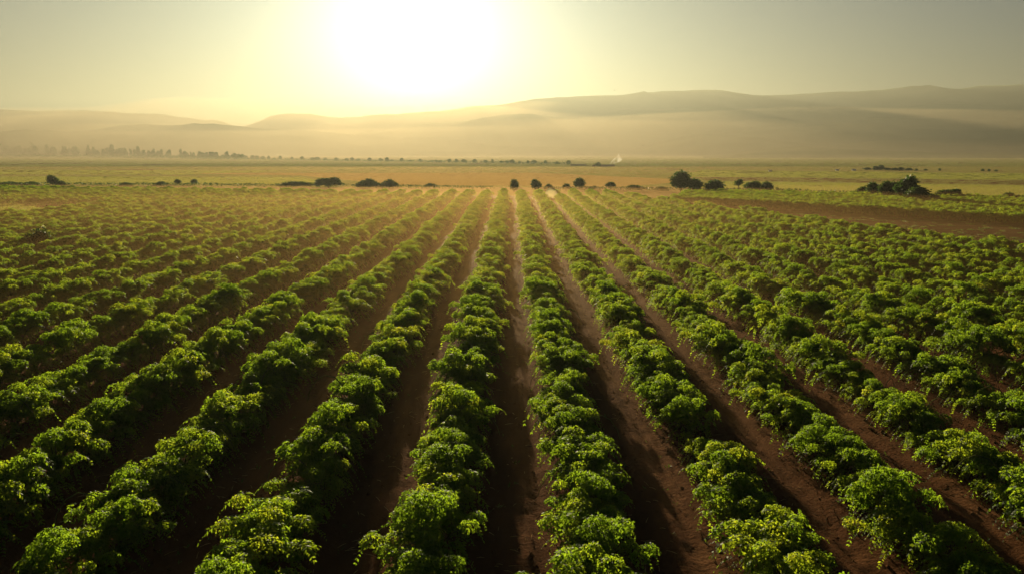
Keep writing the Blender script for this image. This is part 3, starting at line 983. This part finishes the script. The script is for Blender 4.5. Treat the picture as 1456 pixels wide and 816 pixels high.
prin = [n for n in nt.nodes if n.type == 'BSDF_PRINCIPLED'][0]
out = [n for n in nt.nodes if n.type == 'OUTPUT_MATERIAL'][0]
tl = nt.nodes.new('ShaderNodeBsdfTranslucent'); tl.inputs['Color'].default_value = (.30, .26, .13, 1)
mx = nt.nodes.new('ShaderNodeMixShader'); mx.inputs[0].default_value = .7
nt.links.new(prin.outputs[0], mx.inputs[1]); nt.links.new(tl.outputs[0], mx.inputs[2]); nt.links.new(mx.outputs[0], out.inputs['Surface'])
o = B.obj('tarpaulin_cover', M['tarp'], smooth=True)
o.location = (p.x, p.y, -0.05); o.rotation_euler = (0, 0, 0.5)
tag(o, 'pale cream domed tarpaulin cover at the far end of the crop rows', 'tarpaulin')

M['shed'] = plain_mat('shed_wall', (0.20, 0.15, 0.10), 0.8)
M['shed_w'] = plain_mat('white_wall', (0.75, 0.73, 0.66), 0.8)
M['shed_r'] = plain_mat('shed_roof', (0.16, 0.10, 0.07), 0.7)
def shed(px, py, w, h, wall, label, group=None):
    p = ground(px, py)
    s = p.y / F
    W2, Hh, D2 = w * s / 2, h * s, max(w * s / 4, h * s * .7)
    e = empty('shed', (p.x, p.y, -0.12))
    wh = Hh * .68
    V = [(-W2, -D2, 0), (W2, -D2, 0), (W2, D2, 0), (-W2, D2, 0), (-W2, -D2, wh), (W2, -D2, wh), (W2, D2, wh), (-W2, D2, wh), (-W2, 0, Hh * .97), (W2, 0, Hh * .97)]
    mesh_obj('wall', V, [(0, 1, 5, 4), (2, 3, 7, 6), (1, 2, 6, 9, 5), (3, 0, 4, 8, 7)], wall, e)
    ov, th = .06 * Hh, .05 * Hh
    V = []
    for x in (-W2 - ov, W2 + ov):
        V += [(x, -D2 - ov, wh - .03 * Hh), (x, 0, Hh), (x, D2 + ov, wh - .03 * Hh), (x, D2 + ov, wh + th), (x, 0, Hh + th), (x, -D2 - ov, wh + th)]
    Fc = [(0, 1, 2, 3, 4, 5), (11, 10, 9, 8, 7, 6)] + [(a, a + 6, (a + 1) % 6 + 6, (a + 1) % 6) for a in range(6)]
    mesh_obj('roof', V, Fc, M['shed_r'] if wall is not M['shed_w'] else M['shed_w'], e)
    tag(e, label, 'shed', group)
shed(822, 236, 22, 2.2, M['shed'], 'long low dark farm shed at the end of the tree line left of the smoke')
shed(858, 237, 30, 2.6, M['shed'], 'long low dark farm shed below the white smoke plume')
shed(1095, 244, 4, 2.0, M['shed_w'], 'tiny white shed on the plain above the central right hedge trees')
shed(1190, 243, 4, 2.0, M['shed_w'], 'tiny white shed, left one of the pair on the right plain')
shed(1214, 243, 5, 2.4, M['shed_w'], 'tiny white shed, right one of the pair on the right plain')
p = ground(848, 237)
e = bpy.data.objects.new('tree', FAR[0]); COL.objects.link(e); e.location = (p.x, p.y - 8, -.1)
e.scale = (8 / F * p.y / .75, 8 / F * p.y / .75, 7 / F * p.y)
tag(e, 'small tree beside the farm sheds just left of the smoke plume', 'tree')

sm, nt, out = new_mat('smoke')
pv = nt.nodes.new('ShaderNodeVolumePrincipled')
pv.inputs['Color'].default_value = (.95, .93, .9, 1)
nz = noise_tex(nt, 0.16, 4, 0.6)
mr = nt.nodes.new('ShaderNodeMapRange')
mr.inputs['From Min'].default_value = 0.40; mr.inputs['From Max'].default_value = 0.75
mr.inputs['To Min'].default_value = 0.0; mr.inputs['To Max'].default_value = 0.42
nt.links.new(nz, mr.inputs['Value']); nt.links.new(mr.outputs['Result'], pv.inputs['Density'])
pv.inputs['Anisotropy'].default_value = 0.3
nt.links.new(pv.outputs['Volume'], out.inputs['Volume'])
p = ground(863, 236)
s = p.y / F
B = Build()
for (pts, rr) in (
    ([(0, 0), (4, 3.4), (8, 6), (12, 8), (15, 11), (18, 14)], [1.2, 2.6, 3.8, 4.2, 3.6, 2.0]),
    ([(4, 3), (9, 4.5), (14, 7), (18, 9.5), (20, 13)], [1.0, 2.2, 3.0, 2.4, 1.0]),
    ([(8, 6), (11, 10), (13.5, 13), (14, 16)], [1.0, 2.0, 1.8, .8])):
    B.add(*tube([Vector((a * s, 0.3 * a * s, b * s)) for a, b in pts], [r * s for r in rr], 10))
o = B.obj('smoke', sm, smooth=True)
sub = o.modifiers.new('smooth', 'SUBSURF'); sub.levels = 1; sub.render_levels = 2
o.location = (p.x, p.y - 10, 0.3)
tag(o, 'thin white smoke plume drifting right from the far farm sheds', 'smoke', kind='stuff')

M['bird'] = plain_mat('dark_feather', (0.03, 0.028, 0.025), 0.6)
def bird(px, py, Y, label, rz):
    p = at_depth(px, py, Y)
    B = Build()
    B.add(*tube([(0, -.22, 0), (0, -.14, .0), (0, 0, .01), (0, .12, .015), (0, .2, .02), (0, .26, .01)], [.012, .045, .06, .045, .03, .004], 8))
    V = [(0, .08, .03), (0, -.08, .03), (.28, .12, .12), (.26, -.05, .11), (.6, -.02, .06), (.5, -.08, .06)]
    W = []
    for sg in (1, -1):
        W = [(sg * x, y, z + dz) for dz in (0, .012) for (x, y, z) in V]
        B.add([Vector(w) for w in W], [(0, 2, 3, 1), (2, 4, 5, 3), (7, 9, 8, 6), (9, 11, 10, 8), (0, 1, 7, 6), (2, 0, 6, 8), (1, 3, 9, 7), (4, 2, 8, 10), (5, 4, 10, 11), (3, 5, 11, 9)])
    o = B.obj('bird', M['bird'])
    o.location = p; o.rotation_euler = (0.1, 0.15, rz)
    o.scale = (1.1,) * 3
    tag(o, label, 'bird')
bird(43, 203, 330, 'tiny dark bird flying above the distant left treeline', 1.2)
bird(874, 129, 300, 'tiny dark bird flying in the sky above the right ridge', 0.6)
bird(914, 207, 360, 'tiny dark bird flying low above the smoke plume', -0.9)
